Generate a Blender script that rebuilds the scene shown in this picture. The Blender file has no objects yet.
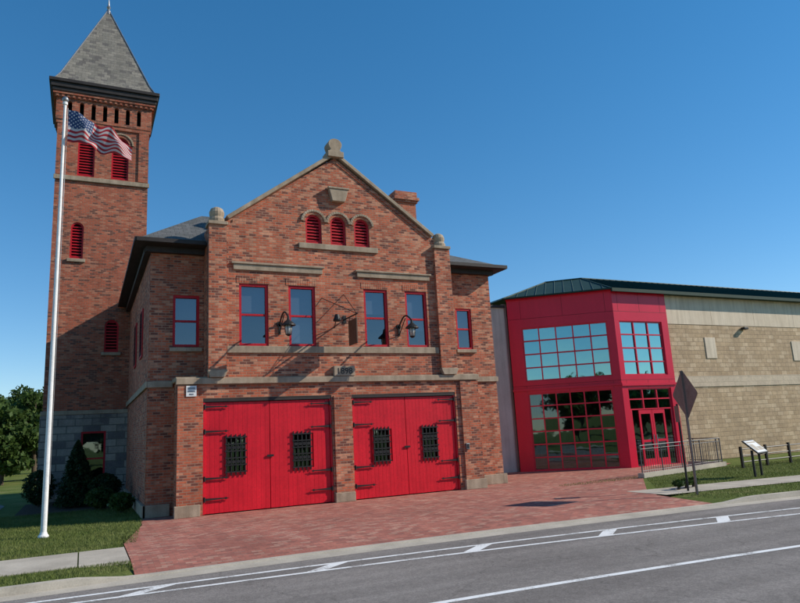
import bpy, bmesh, math, random
import numpy as np
from mathutils import Vector, Matrix, Quaternion
random.seed(7); rng=np.random.default_rng(7)
scene=bpy.context.scene
COL=scene.collection

# ------------------------------------------------------------------ materials
def newmat(name):
    m=bpy.data.materials.new(name); m.use_nodes=True
    nt=m.node_tree; nt.nodes.clear()
    out=nt.nodes.new("ShaderNodeOutputMaterial"); b=nt.nodes.new("ShaderNodeBsdfPrincipled")
    nt.links.new(b.outputs[0],out.inputs[0])
    return m,nt,b,out
def N_(nt,t,**k):
    n=nt.nodes.new(t)
    for a,v in k.items():
        if a in n.inputs: n.inputs[a].default_value=v
        else: setattr(n,a,v)
    return n
def L(nt,a,b): nt.links.new(a,b)
def rgba(c): return (c[0],c[1],c[2],1)
def ramp(nt,fac,stops):
    r=nt.nodes.new("ShaderNodeValToRGB"); L(nt,fac,r.inputs[0])
    el=r.color_ramp.elements
    while len(el)<len(stops): el.new(0.5)
    for e,(p,c) in zip(el,stops): e.position=p; e.color=rgba(c) if len(c)==3 else c
    return r.outputs[0]
def mix(nt,a,b,fac,mode='MIX'):
    m=nt.nodes.new("ShaderNodeMix"); m.data_type='RGBA'; m.blend_type=mode
    for sock,v in ((m.inputs[0],fac),(m.inputs[6],a),(m.inputs[7],b)):
        if isinstance(v,(int,float)): sock.default_value=v
        elif isinstance(v,tuple): sock.default_value=rgba(v)
        else: L(nt,v,sock)
    return m.outputs[2]
def noise(nt,scale,detail=5,rough=.6,co=None):
    n=N_(nt,"ShaderNodeTexNoise"); n.inputs['Scale'].default_value=scale
    n.inputs['Detail'].default_value=detail; n.inputs['Roughness'].default_value=rough
    if co is None:
        t=nt.nodes.new("ShaderNodeNewGeometry"); co=t.outputs['Position']
    L(nt,co,n.inputs['Vector']); return n.outputs['Fac']
def bump(nt,b,h,strength=.3,dist=.01):
    bn=nt.nodes.new("ShaderNodeBump"); bn.inputs['Strength'].default_value=strength
    bn.inputs['Distance'].default_value=dist; L(nt,h,bn.inputs['Height']); L(nt,bn.outputs[0],b.inputs['Normal'])

def m_brick(name,c1,c2,mortar,bw=.21,rh=.075,ms=.010,stain=.5,bd=.006,offset=.5,c3=None,rough=.88,c4=None,t3=.72):
    m,nt,b,o=newmat(name)
    uv=nt.nodes.new("ShaderNodeUVMap"); uv.uv_map="UVMap"
    def br(a,bb,mo,bias):
        t=nt.nodes.new("ShaderNodeTexBrick"); t.offset=offset
        t.inputs['Scale'].default_value=1; t.inputs['Brick Width'].default_value=bw
        t.inputs['Row Height'].default_value=rh; t.inputs['Mortar Size'].default_value=ms
        t.inputs['Mortar Smooth'].default_value=.3; t.inputs['Bias'].default_value=bias
        t.inputs['Color1'].default_value=rgba(a); t.inputs['Color2'].default_value=rgba(bb); t.inputs['Mortar'].default_value=rgba(mo)
        L(nt,uv.outputs[0],t.inputs['Vector']); return t
    t=br(c1,c2,mortar,0.0)
    col=t.outputs['Color']
    def units(col,c,shift,lo,hi,ns):
        mp=nt.nodes.new("ShaderNodeMapping"); mp.inputs['Location'].default_value=(bw*shift*2,rh*shift*4,0); L(nt,uv.outputs[0],mp.inputs[0])
        t2=br((0,0,0),(1,1,1),(0,0,0),0); L(nt,mp.outputs[0],t2.inputs['Vector'])
        n=noise(nt,ns,4)
        a=N_(nt,"ShaderNodeMath",operation='MULTIPLY_ADD'); L(nt,n,a.inputs[0]); a.inputs[1].default_value=.6
        sc=N_(nt,"ShaderNodeMath",operation='MULTIPLY'); L(nt,t2.outputs['Color'],sc.inputs[0]); sc.inputs[1].default_value=.6; L(nt,sc.outputs[0],a.inputs[2])
        f=ramp(nt,a.outputs[0],[(lo,(0,0,0)),(hi,(1,1,1))])
        return mix(nt,col,c,f)
    if c3: col=units(col,c3,3,t3,t3+.08,1.1)
    if c4: col=units(col,c4,7,.74,.82,.7)
    n1=noise(nt,.55,6,.62); n2=noise(nt,14,4,.6); n3=noise(nt,2.6,5,.65)
    col=mix(nt,col,ramp(nt,n1,[(.3,(.62,.6,.6)),(.7,(1.2,1.17,1.12))]),stain,'MULTIPLY')
    col=mix(nt,col,ramp(nt,n3,[(.3,(.72,.72,.74)),(.7,(1.2,1.18,1.15))]),stain,'MULTIPLY')
    col=mix(nt,col,ramp(nt,n2,[(.3,(.75,.75,.75)),(.7,(1.2,1.2,1.2))]),.5,'MULTIPLY')
    mp=nt.nodes.new("ShaderNodeMapping"); mp.inputs['Scale'].default_value=(3.5,.18,1); L(nt,uv.outputs[0],mp.inputs[0])
    n4=noise(nt,1.0,5,.6,mp.outputs[0])
    col=mix(nt,col,ramp(nt,n4,[(.35,(.72,.7,.68)),(.6,(1.06,1.06,1.06))]),stain*.7,'MULTIPLY')
    L(nt,col,b.inputs['Base Color']); b.inputs['Roughness'].default_value=rough
    b.inputs['Specular IOR Level'].default_value=.25
    inv=N_(nt,"ShaderNodeMath",operation='SUBTRACT'); inv.inputs[0].default_value=1; L(nt,t.outputs['Fac'],inv.inputs[1])
    ad=N_(nt,"ShaderNodeMath",operation='MULTIPLY_ADD'); L(nt,n2,ad.inputs[0]); ad.inputs[1].default_value=.6; L(nt,inv.outputs[0],ad.inputs[2])
    bump(nt,b,ad.outputs[0],.6,bd)
    return m
def m_noise(name,c1,c2,scale=3,rough=.8,bs=.2,bd=.005,fine=40,spec=.3,metal=0,streak=0):
    m,nt,b,o=newmat(name)
    n=noise(nt,scale,7,.62); nf=noise(nt,fine,4,.6)
    col=ramp(nt,n,[(.3,c1),(.7,c2)])
    col=mix(nt,col,ramp(nt,nf,[(.3,(.78,.78,.78)),(.7,(1.18,1.18,1.18))]),.6,'MULTIPLY')
    if streak:
        uv=nt.nodes.new("ShaderNodeUVMap"); uv.uv_map="UVMap"
        mp=nt.nodes.new("ShaderNodeMapping"); mp.inputs['Scale'].default_value=(4,.3,1); L(nt,uv.outputs[0],mp.inputs[0])
        n4=noise(nt,1.0,5,.6,mp.outputs[0])
        col=mix(nt,col,ramp(nt,n4,[(.35,(.6,.58,.55)),(.62,(1.05,1.05,1.05))]),streak,'MULTIPLY')
    L(nt,col,b.inputs['Base Color']); b.inputs['Roughness'].default_value=rough
    b.inputs['Specular IOR Level'].default_value=spec; b.inputs['Metallic'].default_value=metal
    if bs: bump(nt,b,nf,bs,bd)
    return m
def m_glass(name,tint,fac,gtint=(1,1,1),rough=.02,wav=.0):
    m=bpy.data.materials.new(name); m.use_nodes=True; nt=m.node_tree; nt.nodes.clear()
    o=nt.nodes.new("ShaderNodeOutputMaterial"); mx=nt.nodes.new("ShaderNodeMixShader"); mx.inputs[0].default_value=fac
    t=nt.nodes.new("ShaderNodeBsdfTransparent"); t.inputs[0].default_value=rgba(tint)
    g=nt.nodes.new("ShaderNodeBsdfGlossy"); g.inputs['Roughness'].default_value=rough; g.inputs['Color'].default_value=rgba(gtint)
    n=noise(nt,1.3,2,.5); bn=nt.nodes.new("ShaderNodeBump"); bn.inputs['Strength'].default_value=.25; bn.inputs['Distance'].default_value=.01
    L(nt,n,bn.inputs['Height']); L(nt,bn.outputs[0],g.inputs['Normal'])
    L(nt,t.outputs[0],mx.inputs[1]); L(nt,g.outputs[0],mx.inputs[2]); L(nt,mx.outputs[0],o.inputs[0]); return m

BRICK=m_brick("brick_red",(.56,.155,.080),(.40,.105,.058),(.36,.235,.165),c3=(.19,.07,.052),c4=(.57,.26,.16),stain=.65)
BRICKT=m_brick("brick_tower",(.48,.128,.068),(.35,.093,.053),(.29,.18,.13),c3=(.17,.068,.05),c4=(.48,.19,.115),stain=.5)
STONE=m_noise("sandstone_trim",(.30,.225,.155),(.46,.365,.265),2.2,.85,.35,streak=.65)
ASHLAR=m_brick("ashlar_stone",(.27,.24,.21),(.40,.355,.30),(.17,.16,.14),bw=.62,rh=.29,ms=.022,bd=.03,stain=.6,c3=(.17,.155,.15))
SLATE=m_brick("slate_roof",(.19,.18,.155),(.27,.25,.215),(.09,.085,.08),bw=.26,rh=.17,ms=.006,bd=.008,stain=.5,c3=(.14,.13,.12),rough=.7)
SLATE2=m_brick("slate_roof_blue",(.10,.11,.11),(.15,.155,.16),(.06,.06,.06),bw=.26,rh=.17,ms=.007,bd=.008,stain=.5,rough=.85)
DARKTRIM=m_noise("dark_brown_paint",(.026,.021,.019),(.045,.037,.034),3,.6,.1)
REDP=m_noise("red_door_paint",(.58,.007,.020),(.72,.012,.027),1.6,.42,.12,.003,22,.35,streak=.4)
REDW=m_noise("red_window_paint",(.42,.006,.014),(.52,.01,.020),3,.5,.1)
REDM=m_noise("crimson_metal_panel",(.60,.007,.036),(.68,.010,.044),.8,.32,0,spec=.4,streak=.12)
REDMD=m_noise("crimson_joint",(.12,.003,.008),(.15,.004,.01),2,.6,0)
BLACK=m_noise("black_iron",(.012,.012,.012),(.025,.024,.023),9,.5,.2)
STEEL=m_noise("galvanised_steel",(.22,.22,.22),(.34,.34,.35),8,.42,.05,metal=.7)
DSTEEL=m_noise("grey_painted_steel",(.07,.07,.075),(.12,.12,.125),8,.5,.05)
WHITEP=m_noise("white_paint",(.68,.68,.66),(.82,.82,.80),5,.4,.05)
CONC=m_noise("concrete",(.36,.32,.26),(.53,.475,.39),1.3,.9,.3,streak=.0)
CONCL=m_noise("precast_panel",(.66,.54,.40),(.78,.66,.51),.9,.88,.2,streak=.45)
CONCG=m_noise("grey_concrete_wall",(.46,.42,.36),(.60,.55,.475),.8,.88,.2,streak=.45)
BLOCK=m_brick("split_face_block",(.56,.41,.26),(.47,.34,.21),(.33,.25,.165),bw=.40,rh=.20,ms=.012,bd=.02,stain=.4,c3=(.62,.47,.31))
BLOCKL=m_brick("smooth_block",(.66,.54,.40),(.60,.49,.36),(.42,.34,.25),bw=.8,rh=.25,ms=.008,bd=.006,stain=.35)
GREEN=m_noise("green_metal_roof",(.014,.04,.028),(.022,.052,.038),1.0,.6,0,spec=.2)
PAVER=m_brick("clay_pavers",(.45,.175,.13),(.38,.14,.108),(.27,.15,.115),bw=.2,rh=.1,ms=.006,stain=.55,bd=.002,c3=(.31,.125,.10),c4=(.46,.25,.19))
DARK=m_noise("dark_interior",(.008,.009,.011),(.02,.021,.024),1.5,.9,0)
SHADE=m_noise("window_shade",(.17,.19,.22),(.23,.25,.28),.7,.9,0)
GLASS=m_glass("window_glass",(.5,.55,.6),.17,(.95,.97,1))
GLASST=m_glass("teal_glass",(.12,.34,.36),.52,(.50,.88,.86))
GLASSD=m_glass("dark_glass",(.22,.27,.28),.16,(.65,.85,.9))
BARK=m_noise("bark",(.06,.045,.03),(.12,.09,.065),6,.95,.5,.02)
SIGNBACK=m_noise("sign_back",(.19,.145,.12),(.27,.21,.18),5,.6,.05,metal=.1)
SIGNY=m_noise("sign_yellow",(.75,.45,.02),(.8,.5,.03),5,.5,0)
BROWN=m_noise("brown_sign",(.10,.05,.03),(.15,.075,.045),5,.6,.1)
LAMPG=m_noise("lamp_glass",(.5,.5,.46),(.6,.6,.55),5,.15,0,spec=.6)

def m_asphalt(name,c1,c2):
    m,nt,b,o=newmat(name)
    g=nt.nodes.new("ShaderNodeNewGeometry")
    n=noise(nt,.35,6,.6); nf=noise(nt,38,6,.85); nm=noise(nt,7,5,.7)
    col=ramp(nt,n,[(.3,c1),(.7,c2)])
    col=mix(nt,col,ramp(nt,nf,[(.35,(.45,.45,.45)),(.65,(1.5,1.5,1.5))]),.75,'MULTIPLY')
    col=mix(nt,col,ramp(nt,nm,[(.35,(.82,.82,.82)),(.65,(1.12,1.12,1.12))]),.7,'MULTIPLY')
    mp=nt.nodes.new("ShaderNodeMapping"); mp.inputs['Scale'].default_value=(.06,1.6,1); mp.inputs['Rotation'].default_value=(0,0,math.radians(3)); L(nt,g.outputs['Position'],mp.inputs[0])
    n4=noise(nt,1.0,4,.5,mp.outputs[0])
    col=mix(nt,col,ramp(nt,n4,[(.35,(.75,.75,.75)),(.65,(1.12,1.12,1.12))]),.8,'MULTIPLY')
    v=nt.nodes.new("ShaderNodeTexVoronoi"); v.feature='DISTANCE_TO_EDGE'; v.inputs['Scale'].default_value=.33
    nn=nt.nodes.new("ShaderNodeTexNoise"); nn.inputs['Scale'].default_value=1.5; nn.inputs['Detail'].default_value=5; L(nt,g.outputs['Position'],nn.inputs['Vector'])
    va=nt.nodes.new("ShaderNodeVectorMath"); va.operation='MULTIPLY_ADD'; L(nt,nn.outputs['Color'],va.inputs[0]); va.inputs[1].default_value=(.9,.9,.9); L(nt,g.outputs['Position'],va.inputs[2])
    L(nt,va.outputs[0],v.inputs['Vector'])
    col=mix(nt,col,ramp(nt,v.outputs['Distance'],[(.0,(.45,.45,.45)),(.006,(1,1,1))]),.5,'MULTIPLY')
    L(nt,col,b.inputs['Base Color']); b.inputs['Roughness'].default_value=.9; b.inputs['Specular IOR Level'].default_value=.2
    bump(nt,b,nf,.8,.008); return m
ASPH=m_asphalt("asphalt",(.205,.184,.168),(.262,.238,.218))
def m_roadpaint():
    m,nt,b,o=newmat("road_paint")
    n=noise(nt,30,6,.75); n2=noise(nt,2.5,5,.6)
    s=N_(nt,"ShaderNodeMath",operation='ADD'); L(nt,n,s.inputs[0]); L(nt,n2,s.inputs[1])
    col=ramp(nt,s.outputs[0],[(.80,(.30,.285,.27)),(.95,(.70,.695,.67)),(1.2,(.80,.80,.78))])
    L(nt,col,b.inputs['Base Color']); b.inputs['Roughness'].default_value=.7; return m
ROADW=m_roadpaint()
def m_grass():
    m,nt,b,o=newmat("lawn_grass")
    n=noise(nt,.6,6,.65); nf=noise(nt,35,5,.7)
    col=ramp(nt,n,[(.3,(.085,.12,.025)),(.55,(.135,.17,.045)),(.75,(.23,.21,.09))])
    col=mix(nt,col,ramp(nt,nf,[(.3,(.5,.5,.5)),(.7,(1.4,1.4,1.3))]),.8,'MULTIPLY')
    L(nt,col,b.inputs['Base Color']); b.inputs['Roughness'].default_value=.95; b.inputs['Specular IOR Level'].default_value=.1
    bump(nt,b,nf,.8,.03); return m
GRASS=m_grass()
def m_leaf(name,c1,c2,sc=1.2):
    m,nt,b,o=newmat(name)
    n=noise(nt,sc,3,.6); n2=noise(nt,9,2,.5)
    col=ramp(nt,n,[(.3,c1),(.7,c2)])
    col=mix(nt,col,ramp(nt,n2,[(.3,(.6,.6,.6)),(.7,(1.35,1.35,1.2))]),.8,'MULTIPLY')
    L(nt,col,b.inputs['Base Color']); b.inputs['Roughness'].default_value=.6; b.inputs['Specular IOR Level'].default_value=.2
    tr=nt.nodes.new("ShaderNodeBsdfTranslucent"); L(nt,col,tr.inputs[0]); mx=nt.nodes.new("ShaderNodeMixShader"); mx.inputs[0].default_value=.25
    L(nt,b.outputs[0],mx.inputs[1]); L(nt,tr.outputs[0],mx.inputs[2]); L(nt,mx.outputs[0],o.inputs[0]); return m
LEAF=m_leaf("leaves",(.03,.06,.014),(.08,.13,.03))
LEAFD=m_leaf("evergreen_leaves",(.014,.032,.014),(.04,.07,.022),3)
BLADE=m_leaf("grass_blades",(.09,.13,.028),(.19,.21,.07),.8)

# ------------------------------------------------------------------ builders
def boxuv(me):
    uvl=me.uv_layers.new(name="UVMap") if not me.uv_layers else me.uv_layers[0]
    co=me.vertices
    for p in me.polygons:
        n=p.normal
        if abs(n.z)>.97 or n.length<1e-6: u=Vector((1,0,0)); v=Vector((0,1,0))
        else:
            u=Vector((0,0,1)).cross(n).normalized(); v=n.cross(u)
            if abs(n.z)<.05 : v=Vector((0,0,1))
        for li in p.loop_indices:
            c=co[me.loops[li].vertex_index].co
            uvl.data[li].uv=(c.dot(u),c.dot(v))
def top(name,loc):
    e=bpy.data.objects.new(name,None); e.location=loc; e.empty_display_size=.3; COL.objects.link(e); return e
def link(me,name,parent,mat,smooth=False,bevel=0,loc=None):
    me.name=name
    if mat: me.materials.clear(); me.materials.append(mat)
    ob=bpy.data.objects.new(name,me); COL.objects.link(ob)
    if parent:
        ob.parent=parent; ob.matrix_parent_inverse=Matrix.Translation(-Vector(parent.location))
    elif loc is not None:
        me.transform(Matrix.Translation(-Vector(loc))); ob.location=loc
    if smooth:
        for p in me.polygons: p.use_smooth=True
    if bevel:
        b=ob.modifiers.new("bev",'BEVEL'); b.width=bevel; b.segments=2; b.limit_method='ANGLE'; b.angle_limit=math.radians(40)
    return ob
class MB:
    def __init__(s): s.v=[]; s.f=[]
    def add(s,vs,fs):
        o=len(s.v); s.v+= [tuple(v) for v in vs]; s.f+=[tuple(i+o for i in f) for f in fs]
    def box(s,x0,x1,y0,y1,z0,z1,T=None):
        if x0>x1:x0,x1=x1,x0
        if y0>y1:y0,y1=y1,y0
        if z0>z1:z0,z1=z1,z0
        vs=[Vector(c) for c in ((x0,y0,z0),(x1,y0,z0),(x1,y1,z0),(x0,y1,z0),(x0,y0,z1),(x1,y0,z1),(x1,y1,z1),(x0,y1,z1))]
        if T is not None: vs=[T@v for v in vs]
        s.add(vs,[(0,3,2,1),(4,5,6,7),(0,1,5,4),(1,2,6,5),(2,3,7,6),(3,0,4,7)])
    def ext(s,poly,y0,y1,T=None):
        n=len(poly)
        vs=[Vector((p[0],y0,p[1])) for p in poly]+[Vector((p[0],y1,p[1])) for p in poly]
        if T is not None: vs=[T@v for v in vs]
        fs=[tuple(range(n)),tuple(range(2*n-1,n-1,-1))]
        for i in range(n):
            j=(i+1)%n; fs.append((i,i+n,j+n,j))
        s.add(vs,fs)
    def cyl(s,p0,p1,r0,r1=None,n=12,cap=True):
        if r1 is None:r1=r0
        p0=Vector(p0);p1=Vector(p1);d=(p1-p0).normalized()
        u=d.cross(Vector((0,0,1)))
        if u.length<1e-3:u=Vector((1,0,0))
        u.normalize();w=d.cross(u)
        vs=[]
        for p,r in((p0,r0),(p1,r1)):
            for i in range(n):
                a=2*math.pi*i/n; vs.append(p+u*math.cos(a)*r+w*math.sin(a)*r)
        fs=[(i,i+n,(i+1)%n+n,(i+1)%n) for i in range(n)]
        if cap: fs+= [tuple(range(n)),tuple(range(2*n-1,n-1,-1))]
        s.add(vs,fs)
    def tube(s,pts,r,n=8):
        for a,b in zip(pts[:-1],pts[1:]): s.cyl(a,b,r,r,n)
    def lathe(s,cx,cy,prof,n=20):
        vs=[]; k=len(prof)
        for (r,z) in prof:
            for i in range(n):
                a=2*math.pi*i/n; vs.append((cx+r*math.cos(a),cy+r*math.sin(a),z))
        fs=[]
        for j in range(k-1):
            for i in range(n):
                i2=(i+1)%n; fs.append((j*n+i,j*n+i2,(j+1)*n+i2,(j+1)*n+i))
        fs.append(tuple(range(n-1,-1,-1))); fs.append(tuple(range((k-1)*n,k*n)))
        s.add(vs,fs)
    def arc(s,cx,cz,r0,r1,y0,y1,a0=0,a1=180,n=14,T=None):
        for i in range(n):
            a=math.radians(a0+(a1-a0)*i/n); b=math.radians(a0+(a1-a0)*(i+1)/n)
            poly=[(cx+r0*math.cos(a),cz+r0*math.sin(a)),(cx+r1*math.cos(a),cz+r1*math.sin(a)),(cx+r1*math.cos(b),cz+r1*math.sin(b)),(cx+r0*math.cos(b),cz+r0*math.sin(b))]
            s.ext(poly,y0,y1,T)
    def mesh(s,name="m",weld=False):
        me=bpy.data.meshes.new(name); me.from_pydata(s.v,[],s.f); me.update()
        bm=bmesh.new(); bm.from_mesh(me); bmesh.ops.recalc_face_normals(bm,faces=bm.faces); bm.to_mesh(me); bm.free(); me.update()
        boxuv(me); return me
    def done(s,parent,name,mat,**k):
        if not s.v: return None
        return link(s.mesh(name),name,parent,mat,**k)
def arch(s0,s1,z0,zt,n=14):
    r=(s1-s0)/2; c=(s0+s1)/2; zs=zt-r
    pts=[(s0,z0),(s1,z0)]
    for i in range(n+1):
        a=math.pi*i/n; pts.append((c+r*math.cos(a),zs+r*math.sin(a)))
    return pts
def rect(s0,s1,z0,z1): return [(s0,z0),(s1,z0),(s1,z1),(s0,z1)]
def wall(parent,name,mat,outline,holes,T,thick=.3):
    cu=bpy.data.curves.new(name,'CURVE'); cu.dimensions='2D'; cu.fill_mode='BOTH'; cu.extrude=thick/2
    for pl in [outline]+holes:
        sp=cu.splines.new('POLY'); sp.points.add(len(pl)-1)
        for i,p in enumerate(pl): sp.points[i].co=(p[0],p[1],0,1)
        sp.use_cyclic_u=True
    ob=bpy.data.objects.new("tmp",cu); COL.objects.link(ob)
    dg=bpy.context.evaluated_depsgraph_get(); dg.update()
    me=bpy.data.meshes.new_from_object(ob.evaluated_get(dg))
    bpy.data.objects.remove(ob)
    for v in me.vertices:
        x,y,z=v.co; v.co=T@Vector((x,thick/2-z,y))
    bm=bmesh.new(); bm.from_mesh(me); bmesh.ops.remove_doubles(bm,verts=bm.verts,dist=1e-5); bmesh.ops.recalc_face_normals(bm,faces=bm.faces); bm.to_mesh(me); bm.free(); me.update()
    while me.uv_layers: me.uv_layers.remove(me.uv_layers[0])
    boxuv(me)
    return link(me,name,parent,mat)
def Tr(x,y,z=0,rot=0): return Matrix.Translation((x,y,z))@Matrix.Rotation(math.radians(rot),4,'Z')

# ================================================================= FIREHOUSE
FH=top("brick_firehouse",(7.3,19.5,0))
A=19.5
wins=[(4.09,4.98),(5.62,6.49),(8.15,9.0),(9.66,10.48)]
arches=[(6.23,6.77),(7.07,7.61),(7.91,8.45)]
outl=[(2.37,0),(3.06,0),(3.06,3.22),(6.92,3.22),(6.92,0),(7.60,0),(7.60,3.22),(11.35,3.22),(11.35,0),(12.23,0),(12.23,3.72),(11.43,3.72),(11.43,8.32),(10.88,8.6),(7.3,11.14),(3.74,8.6),(3.2,8.45),(3.2,3.72),(2.37,3.72)]
holes=[rect(a,b,4.75,6.66) for a,b in wins]+[arch(a,b,8.1,9.07) for a,b in arches]
wall(FH,"front_wall",BRICK,outl,holes,Tr(0,A),.32)
bk=MB(); st=MB(); fr=MB(); gl=MB(); dk=MB(); sh=MB()
bk.box(2.37,2.69,A+.322,20.4,0,3.72); bk.box(11.93,12.23,A+.322,20.4,0,3.72)
bk.box(3.2,3.5,A+.322,20.4,3.72,8.4); bk.box(11.13,11.43,A+.322,20.4,3.72,8.3)
bk.box(3.18,3.70,A-.13,A-.002,4.02,8.42); bk.box(10.84,11.45,A-.13,A-.002,4.02,8.2)
bk.box(2.35,2.92,A-.06,A-.002,.32,3.6); bk.box(11.55,12.25,A-.06,A-.002,.32,3.6)
bk.box(6.99,7.53,A-.05,A-.002,.28,3.2)
# plain projecting brick course under the rake
for sgn in(-1,1):
    bk.ext([(7.3+sgn*.05,10.94),(7.3+sgn*3.4,8.57),(7.3+sgn*3.4,8.66),(7.3+sgn*.05,11.04)],A-.03,A-.002)
wall(FH,"left_wing_wall",BRICK,rect(1.64,3.4,0,7.8),[rect(2.30,3.07,4.83,6.41)],Tr(0,20.402),.3)
wall(FH,"right_wing_wall",BRICK,rect(11.3,13.68,0,7.8),[rect(12.13,12.80,4.80,6.32)],Tr(0,20.402),.3)
bk.box(1.64,1.94,20.704,33,0,7.8); bk.box(13.38,13.68,20.704,33,0,7.8)
bk.box(1.94,13.38,32.7,33,0,7.8)
bk.done(FH,"brick_piers_and_side_walls",BRICK)
for y in (22.6,25.4):
    fr.box(1.60,1.638,y,y+.9,4.8,6.4); gl.box(1.585,1.598,y+.08,y+.82,4.88,6.32)
def sbox(*a): st.box(*a)
sbox(3.72,10.82,A-.06,A-.002,4.53,4.74)
sbox(2.30,12.30,A-.10,A-.004,3.62,3.80)
sbox(2.30,3.18,A+.0,20.39,3.722,3.84); sbox(11.45,12.30,A+.0,20.39,3.722,3.84)
sbox(1.60,2.32,20.33,20.398,3.62,3.80); sbox(12.28,13.72,20.33,20.398,3.62,3.80)
sbox(1.57,1.636,20.33,30,3.62,3.80)
sbox(3.91,6.74,A-.06,A-.002,7.07,7.25); sbox(3.85,6.80,A-.10,A-.004,7.252,7.31)
sbox(7.93,10.62,A-.06,A-.002,7.05,7.22); sbox(7.87,10.68,A-.10,A-.004,7.222,7.28)
sbox(5.98,8.72,A-.07,A-.002,7.90,8.08)
for a,b in((3.16,3.72),(10.82,11.47)):
    st.ext([(a+.08,3.81),(b-.08,3.81),(b,3.99),(b,4.02),(a,4.02),(a,3.99)],A-.17,A-.003)
for a,b in((2.22,3.15),(12.05,12.88)):
    sbox(a,b,20.31,20.40,4.68,4.80)
for a,b in((2.29,2.98),(11.49,12.31)): sbox(a,b,A-.12,A-.003,0,.318)
sbox(6.94,7.58,A-.10,A-.003,0,.278); sbox(1.56,2.28,20.30,20.398,0,.34); sbox(12.32,13.76,20.30,20.398,0,.34); sbox(1.54,1.636,20.30,30,0,.34)
for a,b in arches:
    c=(a+b)/2; r=(b-a)/2
    st.arc(c,9.07-r,r+.085,r+.17,A-.06,A-.002,4,176)
bk=MB()
for a,b in arches:
    c=(a+b)/2; r=(b-a)/2
    bk.arc(c,9.07-r,r+.004,r+.083,A-.02,A-.002,2,178,18)
for a,b in wins:
    n=int((b-a+.16)/.078)
    for i in range(n):
        x=a-.08+i*.078; bk.box(x+.004,x+.074,A-.012,A-.002,6.67,6.88)
bk.done(FH,"arch_rings_and_heads",BRICK)
st.ext([(7.12,9.56),(7.56,9.56),(7.64,9.80),(7.68,9.98),(7.02,9.98),(7.06,9.80)],A-.18,A-.002)
sbox(6.98,7.72,A-.21,A-.004,9.982,10.04)
for sgn in(-1,1):
    p=[(7.3+sgn*.14,11.12),(7.3+sgn*3.52,8.65),(7.3+sgn*3.60,8.74),(7.3+sgn*.14,11.26)]
    st.ext(p,A-.10,A+.42)
st.box(7.02,7.58,A-.17,A+.4,11.13,11.33)
st.ext([(7.08,11.332),(7.52,11.332),(7.46,11.42),(7.50,11.46)]+[(7.3+.24*math.cos(t),11.6+.2*math.sin(t)) for t in np.linspace(-.4,math.pi+.4,14)]+[(7.10,11.46),(7.14,11.42)],A-.12,A+.32)
for c,z,w in((3.44,8.42,.58),(11.14,8.22,.66)):
    st.box(c-w/2,c+w/2,A-.19,A+.40,z,z+.10)
    st.lathe(c,A+.08,[(.24,z+.10),(.25,z+.2),(.20,z+.27),(.22,z+.34),(.23,z+.42),(.18,z+.54),(.08,z+.6),(.01,z+.61)],16)
st.box(7.0,7.70,A-.12,A-.003,3.81,4.12)
st.done(FH,"stone_trim",STONE,bevel=.012)
cu=bpy.data.curves.new("date","FONT"); cu.body="1898"; cu.size=.27; cu.align_x='CENTER'; cu.extrude=.004
to=bpy.data.objects.new("tmp",cu); COL.objects.link(to)
dg=bpy.context.evaluated_depsgraph_get(); dg.update(); me=bpy.data.meshes.new_from_object(to.evaluated_get(dg)); bpy.data.objects.remove(to)
me.transform(Matrix.Translation((7.35,A-.126,3.87))@Matrix.Rotation(math.pi/2,4,'X')); link(me,"plaque_date",FH,DARKTRIM)

def sash(s0,s1,z0,z1,y,shade=.5):
    f=.075; dd=-.03
    fr.box(s0,s0+f,y+.06+dd,y+.17+dd,z0,z1); fr.box(s1-f,s1,y+.06+dd,y+.17+dd,z0,z1)
    fr.box(s0+f,s1-f,y+.06+dd,y+.17+dd,z1-f,z1); fr.box(s0+f,s1-f,y+.06+dd,y+.17+dd,z0,z0+f)
    zm=(z0+z1)/2; fr.box(s0+f,s1-f,y+.09+dd,y+.15+dd,zm-.03,zm+.03)
    gl.add([(s0+f,y+.10,z0+f),(s1-f,y+.10,z0+f),(s1-f,y+.10,z1-f),(s0+f,y+.10,z1-f)],[(0,1,2,3)])
    zs=z1-(z1-z0)*shade
    sh.box(s0+f,s1-f,y+.20,y+.21,zs,z1-f)
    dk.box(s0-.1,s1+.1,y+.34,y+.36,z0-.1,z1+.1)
for (a,b),k in zip(wins,(.45,.93,.42,.7)): sash(a,b,4.75,6.66,A,k)
sash(2.30,3.07,4.83,6.41,20.402,.5); sash(12.13,12.80,4.80,6.32,20.402,.5)
def louver(s0,s1,z0,zt,y,F,Dk,T=None,step=.105):
    r=(s1-s0)/2;c=(s0+s1)/2;zs=zt-r;f=.06
    F.box(s0,s0+f,y+.05,y+.15,z0,zs,T);F.box(s1-f,s1,y+.05,y+.15,z0,zs,T);F.box(s0+f,s1-f,y+.05,y+.15,z0,z0+f,T)
    F.arc(c,zs,r-f,r,y+.05,y+.15,0,180,12,T)
    z=z0+f+.02
    while z<zt-f-.04:
        hw=r-f if z<zs else math.sqrt(max(0,(r-f)**2-(z+.04-zs)**2))
        if hw>.04: F.ext([(c-hw,z),(c+hw,z),(c+hw,z+.03),(c-hw,z+.03)],y+.07,y+.11,T); F.ext([(c-hw,z+.031),(c+hw,z+.031),(c+hw,z+.06),(c-hw,z+.06)],y+.10,y+.14,T)
        z+=step
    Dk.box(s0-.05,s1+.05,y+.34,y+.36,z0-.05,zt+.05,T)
for a,b in arches: louver(a,b,8.1,9.07,A,fr,dk)
fr.done(FH,"window_frames",REDW); gl.done(FH,"window_glass",GLASS); dk.done(FH,"window_backs",DARK); sh.done(FH,"window_shades",SHADE)
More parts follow.
